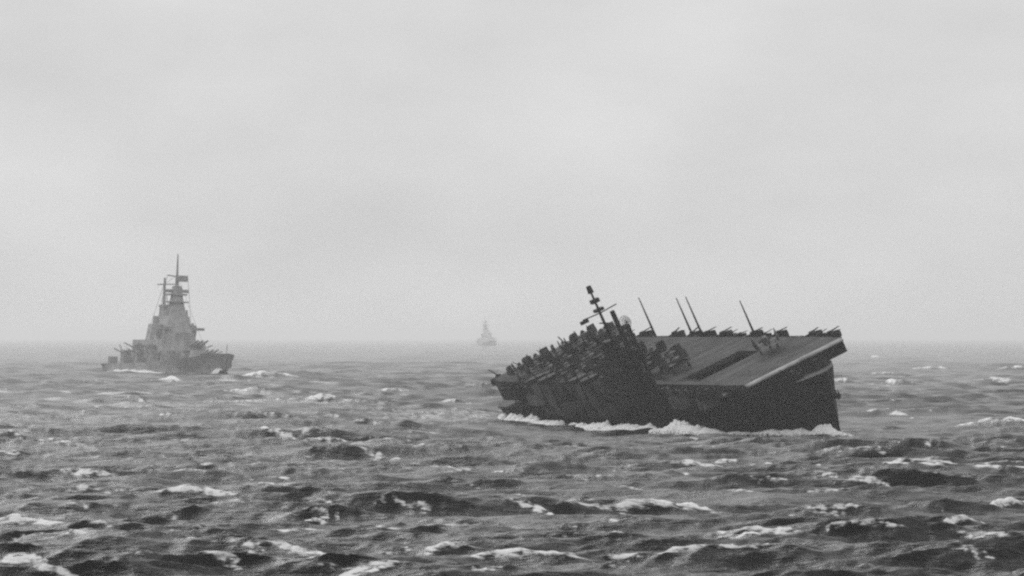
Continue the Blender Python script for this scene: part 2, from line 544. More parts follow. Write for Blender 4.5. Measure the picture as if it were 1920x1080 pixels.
st = [(-90, 1.5, .5, 3.4, 6.5, 6.6), (-86, -1.0, 1.0, 6.8, 8.2, 6.6), (-75, -5.0, 2.5, 9.2, 9.8, 7.4), (-50, -7.0, 6.0, 10.6, 10.8, 8.4),
      (-20, -7.2, 8.5, 10.9, 10.9, 8.5), (10, -7.2, 8.5, 10.9, 10.9, 8.6), (35, -7.2, 7.0, 10.2, 10.6, 8.9), (55, -7.0, 4.0, 7.8, 9.6, 9.6),
      (70, -6.8, 2.0, 5.0, 8.4, 10.3), (82, -6.5, .8, 2.4, 6.4, 10.9), (89, -6.0, .2, .9, 3.4, 11.3), (91.2, -5.5, .05, .15, .6, 11.5)]
mb = MB(); mb.loft(raked(st, [0] * 8 + [.5, 1.6, 3.2, 4.2]))
hull = mb.build('hull', M_HULL, carrier)
# rubbing strakes
mb = MB(); mb.tube([(x, -(bd + .12), zd - .15) for x, zk, bk, bw, bd, zd in st[:10]], .16, 6)
mb.tube([(x, (bd + .12), zd - .15) for x, zk, bk, bw, bd, zd in st[:10]], .16, 6)
mb.build('rubbing_strake', M_HULL, hull)
# hangar and gallery sides
mb = MB()
for s_ in (-1, 1): mb.box(-66, 58, min(s_ * 9.4, s_ * 9.0), max(s_ * 9.4, s_ * 9.0), 8.3, 12.72)
mb.box(-66, -65.6, -8.98, 8.98, 8.3, 12.72); mb.box(57.6, 58, -8.98, 8.98, 8.3, 12.72)
hang = mb.build('hangar', M_HULL, carrier)
MB().box(-77.2, -66.05, -9.2, 9.2, 8.6, 12.7, 0, -.2).build('after_gallery', M_HULL, carrier)
for i in range(11):                        # roller shutters along the near side
    x0 = -60 + i * 10.4
    MB().box(x0, x0 + 7.2, -9.6, -9.42, 8.9, 12.2).build('shutter', M_SIDE, hang)
mb = MB(); mb.box(58.02, 75, -8.2, 8.2, 9.6, 12.7, 0, -.6)
mb.build('forward_bulkhead', M_HULL, carrier)
# flight deck built round the open elevator well
deck_pts = [(-76, 8.6), (-68, 10.9), (74, 10.9), (82, 10.0)]
EX0, EX1, EY0, EY1 = 40.0, 52.0, -8.9, 4.2
def deck_piece(mb, poly):
    mb.prism(poly, 12.75, FD)
mb = MB()
deck_piece(mb, [(-76, -9.8), (-68, -10.9), (EX0, -10.9), (EX0, 10.9), (-68, 10.9), (-76, 9.8)])
deck_piece(mb, [(EX1, -10.9), (74, -10.9), (81.4, -10.6), (81.4, 10.6), (74, 10.9), (EX1, 10.9)])
deck_piece(mb, [(EX0, -10.9), (EX1, -10.9), (EX1, EY0), (EX0, EY0)])
deck_piece(mb, [(EX0, EY1), (EX1, EY1), (EX1, 10.9), (EX0, 10.9)])
fdeck = mb.build('flight_deck', M_DECK, carrier)
# rounded lips fore and aft
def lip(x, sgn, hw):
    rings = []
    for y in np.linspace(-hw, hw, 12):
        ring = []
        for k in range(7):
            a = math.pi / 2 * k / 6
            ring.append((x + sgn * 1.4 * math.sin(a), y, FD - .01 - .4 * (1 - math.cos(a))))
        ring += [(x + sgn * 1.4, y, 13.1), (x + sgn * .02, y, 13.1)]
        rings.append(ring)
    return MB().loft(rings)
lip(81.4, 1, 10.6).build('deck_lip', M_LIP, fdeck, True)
lip(-76, -1, 9.8).build('deck_lip', M_DECK, fdeck, True)
MB().box(EX0 + .1, EX1 - .1, EY0 + .1, EY1 - .1, 9.3, 9.6).build('elevator_platform', M_HULL, carrier)
for y0, y1 in ((EY0 - .25, EY0 - .02), (EY1 + .02, EY1 + .25)):
    MB().box(EX0, EX1, y0, y1, FD + .01, FD + .16).build('elevator_coaming', M_STEEL, fdeck)
for i in range(25):                        # tie-down strips let into the planking
    x = -70 + i * 6.05
    if EX0 - .4 < x < EX1 + .2: continue
    MB().box(x, x + .3, -10.2, 10.2, FD + .004, FD + .03).build('tie_down_strip', M_FIT, fdeck)
# deck-edge catwalks with rails
for s in (-1, 1):
    mb = MB()
    mb.box(-64, 72, min(s * 10.95, s * 12.5), max(s * 10.95, s * 12.5), 12.0, 12.2)
    cw = mb.build('catwalk', M_SIDE, carrier)
    mb = MB()
    mb.box(-64, 72, min(s * 12.42, s * 12.5), max(s * 12.42, s * 12.5), 12.22, 13.2)
    mb.build('splinter_shield', M_STEEL, cw)
    for i in range(14):
        x = -62 + i * 10.2
        MB().tube([(x, s * 12.2, 12.0), (x, s * 9.6, 9.6)], .12, 6).build('bracket', M_STEEL, cw)
# safety nets / girder under the front edge
MB().box(77, 81.38, -10.5, 10.5, 10.9, 12.73).build('bow_girder', M_HULL, carrier)
MB().box(81.42, 82.6, -10.5, 10.5, 10.9, 13.08).build('bow_girder', M_HULL, carrier)
for y in (-7.5, -4, 4, 7.5):
    MB().tube([(79.5, y, 10.6), (80, y, 11.6)], .3, 8).build('deck_pillar', M_HULL, carrier)

def gun(parent, x, y, z, s, big):
    """a gun in its round tub, standing on the catwalk"""
    r = 2.0 if big else 1.2
    tub = MB()
    n = 14
    ring = []
    for zz, rr in ((z, r), (z + 1.15, r), (z + 1.15, r - .1), (z + .1, r - .1)):
        ring.append([(x + rr * math.cos(2 * math.pi * k / n), y + rr * math.sin(2 * math.pi * k / n), zz) for k in range(n)])
    tub.loft(ring)
    t = tub.build('gun_tub', M_STEEL, parent)
    m = MB()
    m.prism([(x - .45 * r, y - .35 * r), (x + .45 * r, y - .35 * r), (x + .45 * r, y + .35 * r), (x - .45 * r, y + .35 * r)], z + .1, z + 1.7, .6)
    m.build('gun_mount', M_FIT, t)
    el = random.uniform(.5, 1.0) if s < 0 else random.uniform(-.05, .22); az = random.uniform(-.9, .9) + (math.pi / 2 * s)
    dv = Vector((math.cos(az) * math.cos(el), math.sin(az) * math.cos(el), math.sin(el)))
    for q in ((-.25, .25) if big else (0,)):
        o = Vector((x + q, y, z + 1.5))
        MB().tube([o - dv * .5, o + dv * (1.0 if big else .7), o + dv * (2.4 if big else 1.7)], [.16, .1, .06], 6).build('gun_barrel', M_FIT, t)

for x, big in ((66, 1), (58, 0), (62, 0), (38, 1), (33, 0), (29.5, 0), (-48, 1), (-55, 0), (-43, 0)):
    gun(carrier, x, -12.4 - (.8 if big else 0), 12.2, -1, big)
for x, big in ((74, 0), (70.5, 1), (66.5, 0), (63.5, 0), (60.5, 1), (41, 1), (35.5, 0), (27, 1), (21, 0), (15.5, 0), (9, 1),
               (-1, 1), (-9, 1), (-16, 0), (-20, 1), (-40, 1), (-47, 0), (-55, 1)):
    gun(carrier, x, 12.2 + (.6 if big else 0), 12.35, 1, big)
# bow and stern gun platforms
gun(carrier, 86, -2.6, 11.1, -1, 1)
gun(carrier, 86, 2.6, 11.1, 1, 1)
gun(carrier, -82, 0, 6.8, -1, 1)
for y in (-6.5, 0, 6.5):
    MB().tube([(-75, y, 7.0), (-75, y, 10.3)], .35, 8).build('deck_pillar', M_HULL, carrier)

for y in (-8.0, -3.0, 3.0, 8.0):
    gun(carrier, -77.6, y, 12.2, -1, abs(y) > 5)
# whip antenna masts on the far edge
for x, h in ((-31, 8.2), (-8, 8.0), (-2, 8.2), (29, 7.2)):
    MB().tube([(x, 12.3, 12.2), (x, 12.3, 15.5), (x, 12.3, 13.7 + h)], [.30, .22, .10], 8).build('antenna_mast', M_FIT, carrier)

# four funnels trunked out from the near side
for x in (4.5, -2.5, -22, -29):
    pts = [(x, -9.0, 8.6), (x, -11.6, 8.4), (x, -13.4, 8.7), (x, -14.4, 9.8), (x, -14.8, 11.4), (x, -15.0, 15.0), (x, -15.0, 16.6)]
    f = MB().tube(pts, [1.9, 1.9, 1.9, 1.85, 1.8, 1.75, 1.75], 16).build('funnel', M_SIDE, carrier, True)
    MB().tube([(x, -15.0, 16.2), (x, -15.0, 16.95)], [1.95, 1.95], 16).build('funnel_cap', M_FIT, f)
    MB().box(x - .3, x + .3, -13.2, -10.9, 14.0, 14.4).build('funnel_stay', M_FIT, f)
    MB().tube([(x + 1.9, -15.6, 9.5), (x + 1.9, -15.6, 17.6)], .14, 6).build('steam_pipe', M_FIT, f)

# island on its sponson
isl = MB().prism([(9, -15.6), (24, -15.6), (26.5, -14.2), (26.5, -11.2), (9, -11.2)], 11.0, 17.2).build('island', M_STEEL, carrier)
MB().prism([(10, -15.2), (23, -15.2), (25, -14.0), (25, -11.4), (10, -11.4)], 17.22, 19.8).build('pilot_house', M_STEEL, isl)
MB().box(14, 24, -16.4, -10.6, 19.82, 20.0).build('bridge_platform', M_STEEL, isl)
for a, b, c, d in ((14, 24, -16.4, -16.3), (14, 24, -10.7, -10.6), (23.9, 24, -16.25, -10.75), (14, 14.1, -16.25, -10.75)):
    MB().box(a, b, c, d, 20.02, 21.1).build('bulwark', M_STEEL, isl)
MB().box(15, 21, -15.0, -11.8, 20.02, 22.4, .3, .3).build('chart_house', M_STEEL, isl)
for i in range(7):
    MB().box(11.5 + i * 1.9, 12.6 + i * 1.9, -15.28, -15.16, 18.3, 19.2).build('window', M_GLASS, isl)
MB().prism([(15.8, -14.6), (19.2, -14.6), (19.9, -13.4), (19.2, -12.2), (15.8, -12.2), (15.1, -13.4)], 22.42, 24.3, .8).build('gun_director', M_FIT, isl)
MB().tube([(17.5, -15.6, 23.6), (17.5, -11.2, 23.6)], .3, 8).build('rangefinder', M_FIT, isl)
MB().box(9.5, 13.5, -16.0, -11.0, 19.82, 20.0).build('flag_platform', M_STEEL, isl)
MB().tube([(11, -15.2, 20), (11, -15.2, 21.5)], [.5, .6], 10).build('searchlight', M_FIT, isl)
MB().tube([(11, -12.2, 20), (11, -12.2, 21.5)], [.5, .6], 10).build('searchlight', M_FIT, isl)
isl.location.x = 4.0
# life rafts lashed to the island and along the near catwalk
def raft(x, y, z):
    pts = []
    for k in range(13):
        a = 2 * math.pi * k / 12
        pts.append((x + 1.5 * math.cos(a), y, z + .75 * math.sin(a)))
    MB().tube(pts, .24, 6, cap=False).build('life_raft', M_PLANE, carrier)
for x, y, z in ((16.5, -15.75, 13.5), (20.5, -15.75, 13.6), (25, -15.75, 13.4), (47, -12.8, 12.6), (52.5, -12.8, 12.6), (-10, -12.8, 12.6), (-15, -12.8, 12.6), (-37, -12.8, 12.6)):
    raft(x, y, z)
# main mast
mast = MB().tube([(19.5, -13.4, 13), (19.5, -13.4, 26), (19.5, -13.4, 35.4)], [.5, .34, .2], 8).build('main_mast', M_FIT, carrier)
MB().tube([(19.5, -9.6, 30.4), (19.5, -13.4, 30.2), (19.5, -17.2, 30.4)], .13, 6).build('yardarm', M_FIT, mast)
MB().tube([(16.6, -13.4, 28.0), (22.0, -13.4, 28.0)], .14, 6).build('yardarm', M_FIT, mast)
MB().prism([(18.6, -14.3), (20.4, -14.3), (20.4, -12.5), (18.6, -12.5)], 30.6, 31.2).build('mast_platform', M_FIT, mast)
MB().prism([(18.7, -14.2), (20.3, -14.2), (20.3, -12.6), (18.7, -12.6)], 32.4, 33.2).build('mast_platform', M_FIT, mast)
MB().prism([(19.0, -13.9), (19.9, -13.9), (20.2, -13.4), (19.9, -12.9), (19.0, -12.9)], 34.5, 36.0, .8).build('radar_antenna', M_FIT, mast)
MB().box(19.2, 19.8, -17.9, -16.2, 29.6, 30.3).build('yard_aerial', M_FIT, mast)
mast.location.x = 4.5
# aft radar mast between the funnel pairs, with its round mesh dish
mast2 = MB().tube([(24.3, -12.4, 13), (24.3, -12.4, 24), (24.3, -12.4, 30.2)], [.7, .6, .5], 8).build('radar_mast', M_FIT, carrier)
MB().box(23.2, 25.4, -13.6, -11.2, 25.2, 25.5).build('mast_platform', M_FIT, mast2)
mast2.location.x = 4.2
def dish(c, r):
    n = 16; rings = []
    ax = Vector((.55, -.8, .1)).normalized()
    u = ax.cross(Vector((0, 0, 1))).normalized(); w = u.cross(ax)
    m = MB()
    for q in (.15, .4, .7, 1.0):
        m.tube([Vector(c) + (u * math.cos(2 * math.pi * k / n) + w * math.sin(2 * math.pi * k / n)) * r * q + ax * (q * q * .5) for k in range(n + 1)], .05, 4, cap=False)
    for k in range(n):
        a = 2 * math.pi * k / n
        e = u * math.cos(a) + w * math.sin(a)
        m.tube([Vector(c), Vector(c) + e * r * .5 + ax * .13, Vector(c) + e * r + ax * .5], .04, 4)
    return m
MB().tube([(32.0, -11.6, 12), (32.0, -11.6, 27.0)], [.45, .3], 8).build('dish_pedestal', M_FIT, carrier)
dish((32.0, -11.6, 27.4), 1.4).build('radar_dish', M_FIT, carrier)
MB().tube([(10.5, -13.2, 20.0), (10.5, -13.2, 25.5)], [.16, .08], 6).build('signal_pole', M_FIT, isl)
# aircraft crane ahead of the island
cr = MB().tube([(30, -13.2, 11), (30, -13.2, 17.5)], [.7, .5], 10).build('crane_post', M_FIT, carrier)
m = MB()
for dy in (-.4, .4):
    for dz in (-.3, .3):
        m.tube([(30, -13.2 + dy, 16.6 + dz), (40, -13.2 + dy * .4, 15.8 + dz * .4)], .09, 4)
for i in range(9):
    xx = 30 + i * 1.1
    m.tube([(xx, -13.6 + .03 * i, 16.3 - .07 * i), (xx + .6, -12.8 - .03 * i, 16.9 - .09 * i)], .06, 4)
m.build('crane_boom', M_FIT, cr)
cr.location.x = 6.0
MB().box(34, 38, -14.6, -11.0, 10.2, 11.0).build('crane_sponson', M_STEEL, carrier)
# anchors on the bow flare
for s in (-1, 1):
    m = MB()
    bx, by, bz = 90.2, s * 2.35, 6.4
    m.tube([(bx - .2, by, bz + 1.6), (bx, by + s * .15, bz - 1.2)], .26, 8)
    m.tube([(bx - 1.3, by + s * .25, bz + .1), (bx - .9, by + s * .3, bz - 1.0), (bx, by + s * .3, bz - 1.4), (bx + .9, by + s * .3, bz - 1.0), (bx + 1.3, by + s * .25, bz + .1)], [.1, .36, .44, .36, .1], 8)
    m.box(bx - .7, bx + .7, by - .2, by + .45, bz - 1.5, bz - .8)
    m.build('anchor', M_FIT, carrier)
# boat and ventilator gear under the overhang near the stern
m = MB()
rings = []
for i, x in enumerate(np.linspace(-4.2, 4.2, 9)):
    w = 1.25 * math.sqrt(max(0.03, 1 - (x / 4.4) ** 2))
    rings.append([(-52 + x, -11.6 + w * c, 8.0 + 1.3 * q) for c, q in ((-1, 1), (-.85, .4), (-.3, .02), (.3, .02), (.85, .4), (1, 1))])
m.loft(rings)
boat = m.build('ships_boat', M_STEEL, carrier)
for x in (-54.5, -49.5):
    MB().tube([(x, -9.4, 9), (x, -10.2, 11.2), (x, -11.6, 11.6), (x, -11.6, 9.2)], .14, 6).build('boat_davit', M_FIT, carrier)
gs = random.Random(12)
for i in range(44):
    x = gs.uniform(-66, 60)
    y0, z0 = gs.choice(((-12.6, 12.25), (-12.6, 12.25), (-9.8, 9.2), (-11.2, 8.7)))
    w = gs.uniform(.8, 2.6)
    MB().box(x, x + w, y0 - gs.uniform(.2, .6), y0, z0, z0 + gs.uniform(.6, 1.7), .06, .04).build(
        gs.choice(('floater_net_basket', 'stowage_locker', 'ventilator')), gs.choice((M_PLANE, M_PLANE_L, M_SIDE, M_LIP if gs.random() < .4 else M_SIDE)), carrier)
for x0, x1 in ((-50, -38), (-16, -8), (40, 50), (56, 64)):      # sponsons bulging from the near side
    MB().prism([(x0, -10.6), (x0 + 2, -13.4), (x1 - 2, -13.4), (x1, -10.6)], 9.6, 11.9).build('sponson', M_SIDE, carrier)
# deck-edge crew shelters and stowage lockers, uneven blocks along both edges
for i in range(16):
    x = random.uniform(-60, 70); s = random.choice((-1, 1))
    w = random.uniform(.8, 2.2)
    MB().box(x, x + w, min(s * 11.2, s * 12.2), max(s * 11.2, s * 12.2), 12.22, 12.22 + random.uniform(.9, 1.9)).build('stowage_locker', M_STEEL, carrier)

# ------------------------------------------------------------------ parked aircraft
def make_aircraft(mat):
    root = empty('parked_aircraft', Matrix.Identity(4))
    ax0, ax1 = Vector((2.6, 0, 2.35)), Vector((-6.6, 0, 1.25))
    d = (ax1 - ax0).normalized()
    rings = []
    for t, w, h in ((0, .45, .45), (.02, .66, .66), (.08, .74, .78), (.16, .74, .82), (.28, .70, .88), (.42, .62, .84), (.6, .44, .62), (.8, .24, .40), (1.0, .06, .14)):
        c = ax0.lerp(ax1, t)
        rings.append([(c.x, c.y + w * math.cos(2 * math.pi * k / 14), c.z + h * math.sin(2 * math.pi * k / 14)) for k in range(14)])
    fu = MB().loft(rings).build('fuselage', mat, root, True)
    rings = []
    for t, w, h in ((.26, .05, .1), (.30, .36, .75), (.38, .42, 1.25), (.48, .40, 1.2), (.6, .2, .75), (.64, .04, .5)):
        c = ax0.lerp(ax1, t)
        rings.append([(c.x, c.y + w * math.cos(a), c.z + .2 + h * max(math.sin(a), -.1)) for a in [2 * math.pi * k / 10 for k in range(10)]])
    MB().loft(rings).build('canopy', M_GLASS, fu, True)
    # propeller
    hub = MB().tube([(2.55, 0, 2.36), (3.0, 0, 2.42), (3.25, 0, 2.45)], [.28, .24, .05], 10).build('propeller', M_FIT, root)
    for k in range(3):
        a = 2 * math.pi * k / 3 + math.pi / 2
        e = Vector((.05, math.cos(a), math.sin(a))); sdir = Vector((.3, -math.sin(a), math.cos(a))).normalized()
        c = Vector((2.95, 0, 2.42))
        m = MB()
        prof = [(.15, .09), (.6, .17), (1.2, .17), (1.75, .10), (1.95, .03)]
        vs = []
        for r_, w_ in prof:
            vs += [c + e * r_ - sdir * w_ + Vector((.03, 0, 0)), c + e * r_ + sdir * w_ + Vector((.03, 0, 0)), c + e * r_ + sdir * w_ - Vector((.03, 0, 0)), c + e * r_ - sdir * w_ - Vector((.03, 0, 0))]
        m.loft([vs[i:i + 4] for i in range(0, len(vs), 4)])
        m.build('blade', M_FIT, hub)
    # wing centre section
    rings = []
    for y in (-2.3, 2.3):
        rings.append([(1.5, y, 1.75), (.8, y, 2.0), (-.6, y, 1.85), (-1.6, y, 1.6), (-.6, y, 1.55), (.8, y, 1.55)])
    MB().loft(rings).build('wing_root', mat, root)
    for s in (-1, 1):
        # outer panel swung back along the fuselage, leading edge down
        rings = []
        for q, chz, th in ((0, 2.4, .30), (.5, 2.1, .24), (.9, 1.6, .14), (1.0, .7, .05)):
            x = .4 - q * 5.2
            zb = 1.35 - q * .15
            y = s * (2.35 - q * .25)
            rings.append([(x, y - th * .5, zb + .1), (x, y - th, zb + chz * .35), (x, y - th * .3, zb + chz), (x, y + th * .3, zb + chz), (x, y + th, zb + chz * .35), (x, y + th * .5, zb + .1)])
        MB().loft(rings).build('folded_wing', mat, root)
        # tailplane
        rings = []
        for y, x0, x1 in ((.1, -4.9, -6.5), (1.6, -5.3, -6.5), (2.5, -5.8, -6.5)):
            z = 1.75
            rings.append([(x0, s * y, z), ((x0 + x1) / 2, s * y, z + .1), (x1, s * y, z), ((x0 + x1) / 2, s * y, z - .08)])
        MB().loft(rings).build('tailplane', mat, root)
        # undercarriage
        leg = MB().tube([(.75, s * 1.75, 1.6), (.9, s * 1.75, .45)], .12, 8).build('landing_gear', M_FIT, root)
        MB().tube([(.9, s * 1.75 - .14, .42), (.9, s * 1.75 + .14, .42)], .42, 14).build('wheel', M_RUBBER, leg)
    m = MB()
    m.loft([[(-4.7, -.05, 1.6), (-4.7, .05, 1.6), (-6.7, .04, 1.5), (-6.7, -.04, 1.5)],
            [(-5.4, -.05, 2.4), (-5.4, .05, 2.4), (-6.8, .04, 2.4), (-6.8, -.04, 2.4)],
            [(-5.9, -.03, 3.05), (-5.9, .03, 3.05), (-6.6, .03, 3.05), (-6.6, -.03, 3.05)]])
    m.build('tail_fin', mat, root)
    tl = MB().tube([(-5.6, 0, 1.3), (-5.8, 0, .25)], .07, 6).build('tail_leg', M_FIT, root)
    MB().tube([(-5.8, -.08, .2), (-5.8, .08, .2)], .2, 10).build('wheel', M_RUBBER, tl)
    return root

proto = [make_aircraft(M_PLANE), make_aircraft(M_PLANE_L)]
used = [False, False]
def place_aircraft(x, y, yaw, shade, label, group):
    o = proto[shade] if not used[shade] else copy_tree(proto[shade])
    used[shade] = True
    o.matrix_world = C_MAT @ Matrix.Translation((x, y, FD + .005)) @ Matrix.Rotation(R(yaw), 4, 'Z')
    tag(o, label, 'aircraft', group)
ORD = ['first', 'second', 'third', 'fourth', 'fifth', 'sixth', 'seventh', 'eighth', 'ninth']
ROWS = [(-58, (7.2, 1.6, -4.0, -8.6)), (-48, (8.2, 2.6, -3.0, -8.0)), (-38, (7.0, 1.4, -4.2, -8.8)), (-27, (1.6, -3.4, -8.4)), (-16, (.6, -4.2, -8.9)),
        (-5, (-1.2, -6.8)), (7, (-.6, -6.2)), (20, (-2.0, -7.4)), (30, (-4.6,))]
for i, (x, ys) in enumerate(ROWS):
    for j, y in enumerate(ys):
        if len(ys) == 1:
            lab = 'folded-wing aircraft alone in the foremost row, right behind the open elevator well'
        else:
            lab = 'folded-wing aircraft in the %s parked row from the stern, %s from the far deck edge' % (ORD[i], ORD[j])
        place_aircraft(x + random.uniform(-1, 1), y + random.uniform(-.3, .3), random.uniform(-9, 9), 1 if (i * 3 + j * 5) % 7 in (0, 3) else 0, lab,
                       'aircraft parked on the flight deck')
place_aircraft(57.5, 4.6, 165, 0, 'dark lone aircraft lashed down ahead of the elevator well', 'aircraft parked on the flight deck')

# ------------------------------------------------------------------ battleship in the haze
def make_battleship(root):
    st = [(-112, 3.0, .4, 1.2, 4.0, 6.4), (-100, -1, 2, 8, 10.5, 6.4), (-70, -6, 6, 14, 14.5, 6.4), (-30, -8, 12, 16, 16, 6.6), (20, -8, 12, 16, 16, 7.2),
          (50, -8, 7, 11.5, 13.5, 8.4), (75, -8, 3, 6.5, 10, 9.6), (95, -7.5, 1, 2.8, 7.2, 10.6), (106, -7, .3, .9, 4.4, 11.4), (110, -6, .05, .2, .8, 11.8)]
    hull = MB().loft(raked(st, [0] * 7 + [1.5, 3.0, 4.4])).build('hull', M_BBH, root)
    P = lambda name, mat=M_BB, par=root: (lambda m: m.build(name, mat, par))
    lv1 = P('deckhouse')(MB().prism([(-48, -10), (24, -10), (32, -5), (32, 5), (24, 10), (-48, 10)], 6.5, 12.5))
    P('deckhouse')(MB().prism([(-40, -9), (20, -9), (27, -4.5), (27, 4.5), (20, 9), (-40, 9)], 12.52, 17.6))
    P('bridge')(MB().prism([(-2, -7.5), (18, -7.5), (24, -4), (24, 4), (18, 7.5), (-2, 7.5)], 17.62, 23.2, .92))
    P('bridge')(MB().prism([(0, -5.5), (16, -5.5), (20, -3), (20, 3), (16, 5.5), (0, 5.5)], 23.22, 28.5, .86))
    P('conning_tower', M_BBD)(MB().tube([(25, 0, 12.5), (25, 0, 21.0)], [3.2, 3.0], 14))
    tw = P('fire_control_tower')(MB().prism([(4, -3.6), (13, -3.6), (15, 0), (13, 3.6), (4, 3.6)], 28.52, 38.0, .58))
    P('tower_platform', M_BBD)(MB().prism([(4, -4.8), (13, -4.8), (15, 0), (13, 4.8), (4, 4.8)], 34.5, 35.1))
    P('tower_platform', M_BBD)(MB().prism([(3, -4.2), (12, -4.2), (14, 0), (12, 4.2), (3, 4.2)], 37.8, 38.6))
    P('gun_director', M_BBD)(MB().prism([(6.5, -2.1), (11.5, -2.1), (11.5, 2.1), (6.5, 2.1)], 38.62, 42.0, .85))
    P('rangefinder', M_BBD)(MB().tube([(9, -5.4, 39.8), (9, 5.4, 39.8)], .75, 8))
    P('radar_antenna', M_BBD)(MB().box(9.3, 10.1, -1.0, 4.6, 44.0, 46.8))
    ms = P('tower_mast', M_BBD)(MB().tube([(8.5, 0, 42), (8.5, 0, 47), (8.5, 0, 56.5)], [1.0, .55, .25], 8))
    P('yardarm', M_BBD, ms)(MB().tube([(8.5, -4.5, 46.8), (8.5, 5.0, 45.6)], .32, 6))
    fn = P('funnel')(MB().prism([(-13, -3.4), (-3, -3.4), (-1.5, 0), (-3, 3.4), (-13, 3.4), (-14.5, 0)], 17.62, 32.5, .9))
    P('funnel_cap', M_BBD, fn)(MB().prism([(-13, -3.3), (-3, -3.3), (-1.6, 0), (-3, 3.3), (-13, 3.3), (-14.4, 0)], 32.52, 33.6))
    mm = P('mainmast', M_BBD)(MB().tube([(-17, 0, 17.6), (-17, 0, 34), (-17, 0, 46)], [1.2, .8, .45], 8))
    P('yardarm', M_BBD, mm)(MB().tube([(-17, -3.4, 42.8), (-17, 4.6, 43.2)], .3, 6))
    P('after_tower')(MB().prism([(-34, -4.5), (-24, -4.5), (-24, 4.5), (-34, 4.5)], 17.62, 25.0, .75))
    P('gun_director', M_BBD)(MB().tube([(-29, 0, 25.0), (-29, 0, 28.6)], [2.4, 2.1], 10))
    for s in (-1, 1):
        P('gun_director', M_BBD)(MB().tube([(10, s * 7.6, 17.6), (10, s * 7.6, 21.2), (10, s * 7.6, 24.6)], [1.2, 1.9, 1.7], 10))
        P('bridge_wing', M_BBD)(MB().box(17.5, 21, min(s * 3, s * 10.6), max(s * 3, s * 10.6), 22.2, 23.4))
        for i, x in enumerate((22, 8, -6, -20, -34)):
            z = 12.5 if i % 2 else 9.8
            y = s * (11.2 if i % 2 else 12.8)
            t = P('secondary_turret', M_BBD)(MB().prism([(x - 2.6, y - 2), (x + 2.6, y - 2), (x + 2.6, y + 2), (x - 2.6, y + 2)], z - 3.2, z + 2.9, .82))
            for q in (-.8, .8):
                P('gun_barrel', M_BBD, t)(MB().tube([(x + q, y + s * 1.4, z + 1.4), (x + q + .6, y + s * 6, z + 3.4)], .24, 6))
        for x in (40, 30, 0, -28, -52, -80):
            tb = MB(); rr = []
            for zz, r_ in ((6.0, 2.2), (9.8 if x < 35 else 12.6, 2.2), (9.8 if x < 35 else 12.6, 1.9), (7.6, 1.9)):
                rr.append([(x + r_ * math.cos(2 * math.pi * k / 10), s * 9.2 + r_ * math.sin(2 * math.pi * k / 10), zz) for k in range(10)])
            P('gun_tub', M_BBD)(tb.loft(rr))
    for x, z, sg in ((66, 8.8, 1), (45, 12.8, 1), (-66, 8.0, -1)):
        P('barbette', M_BBD)(MB().tube([(x, 0, 5), (x, 0, z)], 5.4, 16))
        t = P('main_turret', M_BBD)(MB().prism([(x - sg * 7, -5), (x + sg * 4, -5.2), (x + sg * 7, -3.2), (x + sg * 7, 3.2), (x + sg * 4, 5.2), (x - sg * 7, 5)], z + .02, z + 4.2, .9))
        for q in (-2.2, 0, 2.2):
            P('gun_barrel', M_BBD, t)(MB().tube([(x + sg * 5.5, q, z + 2.4), (x + sg * 20, q, z + 4.6)], [.7, .42], 8))
    for s in (-1, 1):
        P('anchor', M_BBD)(MB().box(97, 99, min(s * 4.6, s * 5.6), max(s * 4.6, s * 5.6), 5.6, 8.2))
    gb = random.Random(5)
    for i in range(46):                        # deck gear, lockers and vents on every level
        lev = gb.choice(((6.6, -46, 30, 12.5), (12.52, -42, 26, 9.6), (17.62, -38, 22, 8.0), (23.2, -1, 18, 5.6), (28.5, 2, 14, 4.2)))
        x = gb.uniform(lev[1], lev[2]); y = gb.uniform(-lev[3], lev[3]); w = gb.uniform(.8, 2.4)
        P('deck_locker', gb.choice((M_BB, M_BBD)))(MB().box(x, x + w, y, y + gb.uniform(.8, 2.2), lev[0] - .3, lev[0] + gb.uniform(1.2, 4.2), .15, .15))
    for i in range(14):                        # small pole aerials and gun barrels
        lev = gb.choice(((12.5, -42, 26, 9.6), (17.6, -38, 22, 8.0), (23.2, -1, 18, 6.0), (32.5, -12, -3, 3)))
        x = gb.uniform(lev[1], lev[2]); y = gb.uniform(-lev[3], lev[3])
        P('pole_aerial', M_BBD)(MB().tube([(x, y, lev[0] - .3), (x + gb.uniform(-1, 1), y + gb.uniform(-1.5, 1.5), lev[0] + gb.uniform(3, 7))], .2, 5))
    for a, b in (((8.5, 0, 47), (-17, 0, 43)), ((8.5, 0, 47), (70, 0, 13.5)), ((-17, 0, 44), (-60, 0, 13)), ((8.5, -4.5, 46.8), (5, -8, 24)), ((8.5, 5, 45.6), (5, 8, 24))):
        P('rigging_wire', M_BBD)(MB().tube([a, b], .09, 4))
    P('jackstaff', M_BBD)(MB().tube([(113, 0, 11.4), (113, 0, 16)], .16, 6))
    P('aircraft_crane', M_BBD)(MB().tube([(-104, 0, 6.2), (-104, 0, 13), (-109, 0, 15.5)], [.7, .5, .3], 8))
    return root
bb = make_battleship(empty('battleship', B_MAT))
tag(bb, 'grey battleship with tall tower mast steaming through the haze', 'warship', 'warships in the haze')
far = copy_tree(bb)
fx, fy = on_sea(913, 649.3)
far.matrix_world = Matrix.Translation((fx, fy, -1)) @ Euler((R(5), 0, -R(84))).to_matrix().to_4x4() @ Matrix.Diagonal((1.06, 1.06, 1.06, 1))
M_FAR = paint('haze_paled_far_grey', 0.7, 0.7, 0.05, 0.1)  # far ship's grey paled further: haze fade put into the colour
for ch in far.children_recursive:
    for sl in ch.material_slots:
        sl.link = 'OBJECT'; sl.material = M_FAR
tag(far, 'faint distant warship almost lost in the haze on the horizon', 'warship', 'warships in the haze')

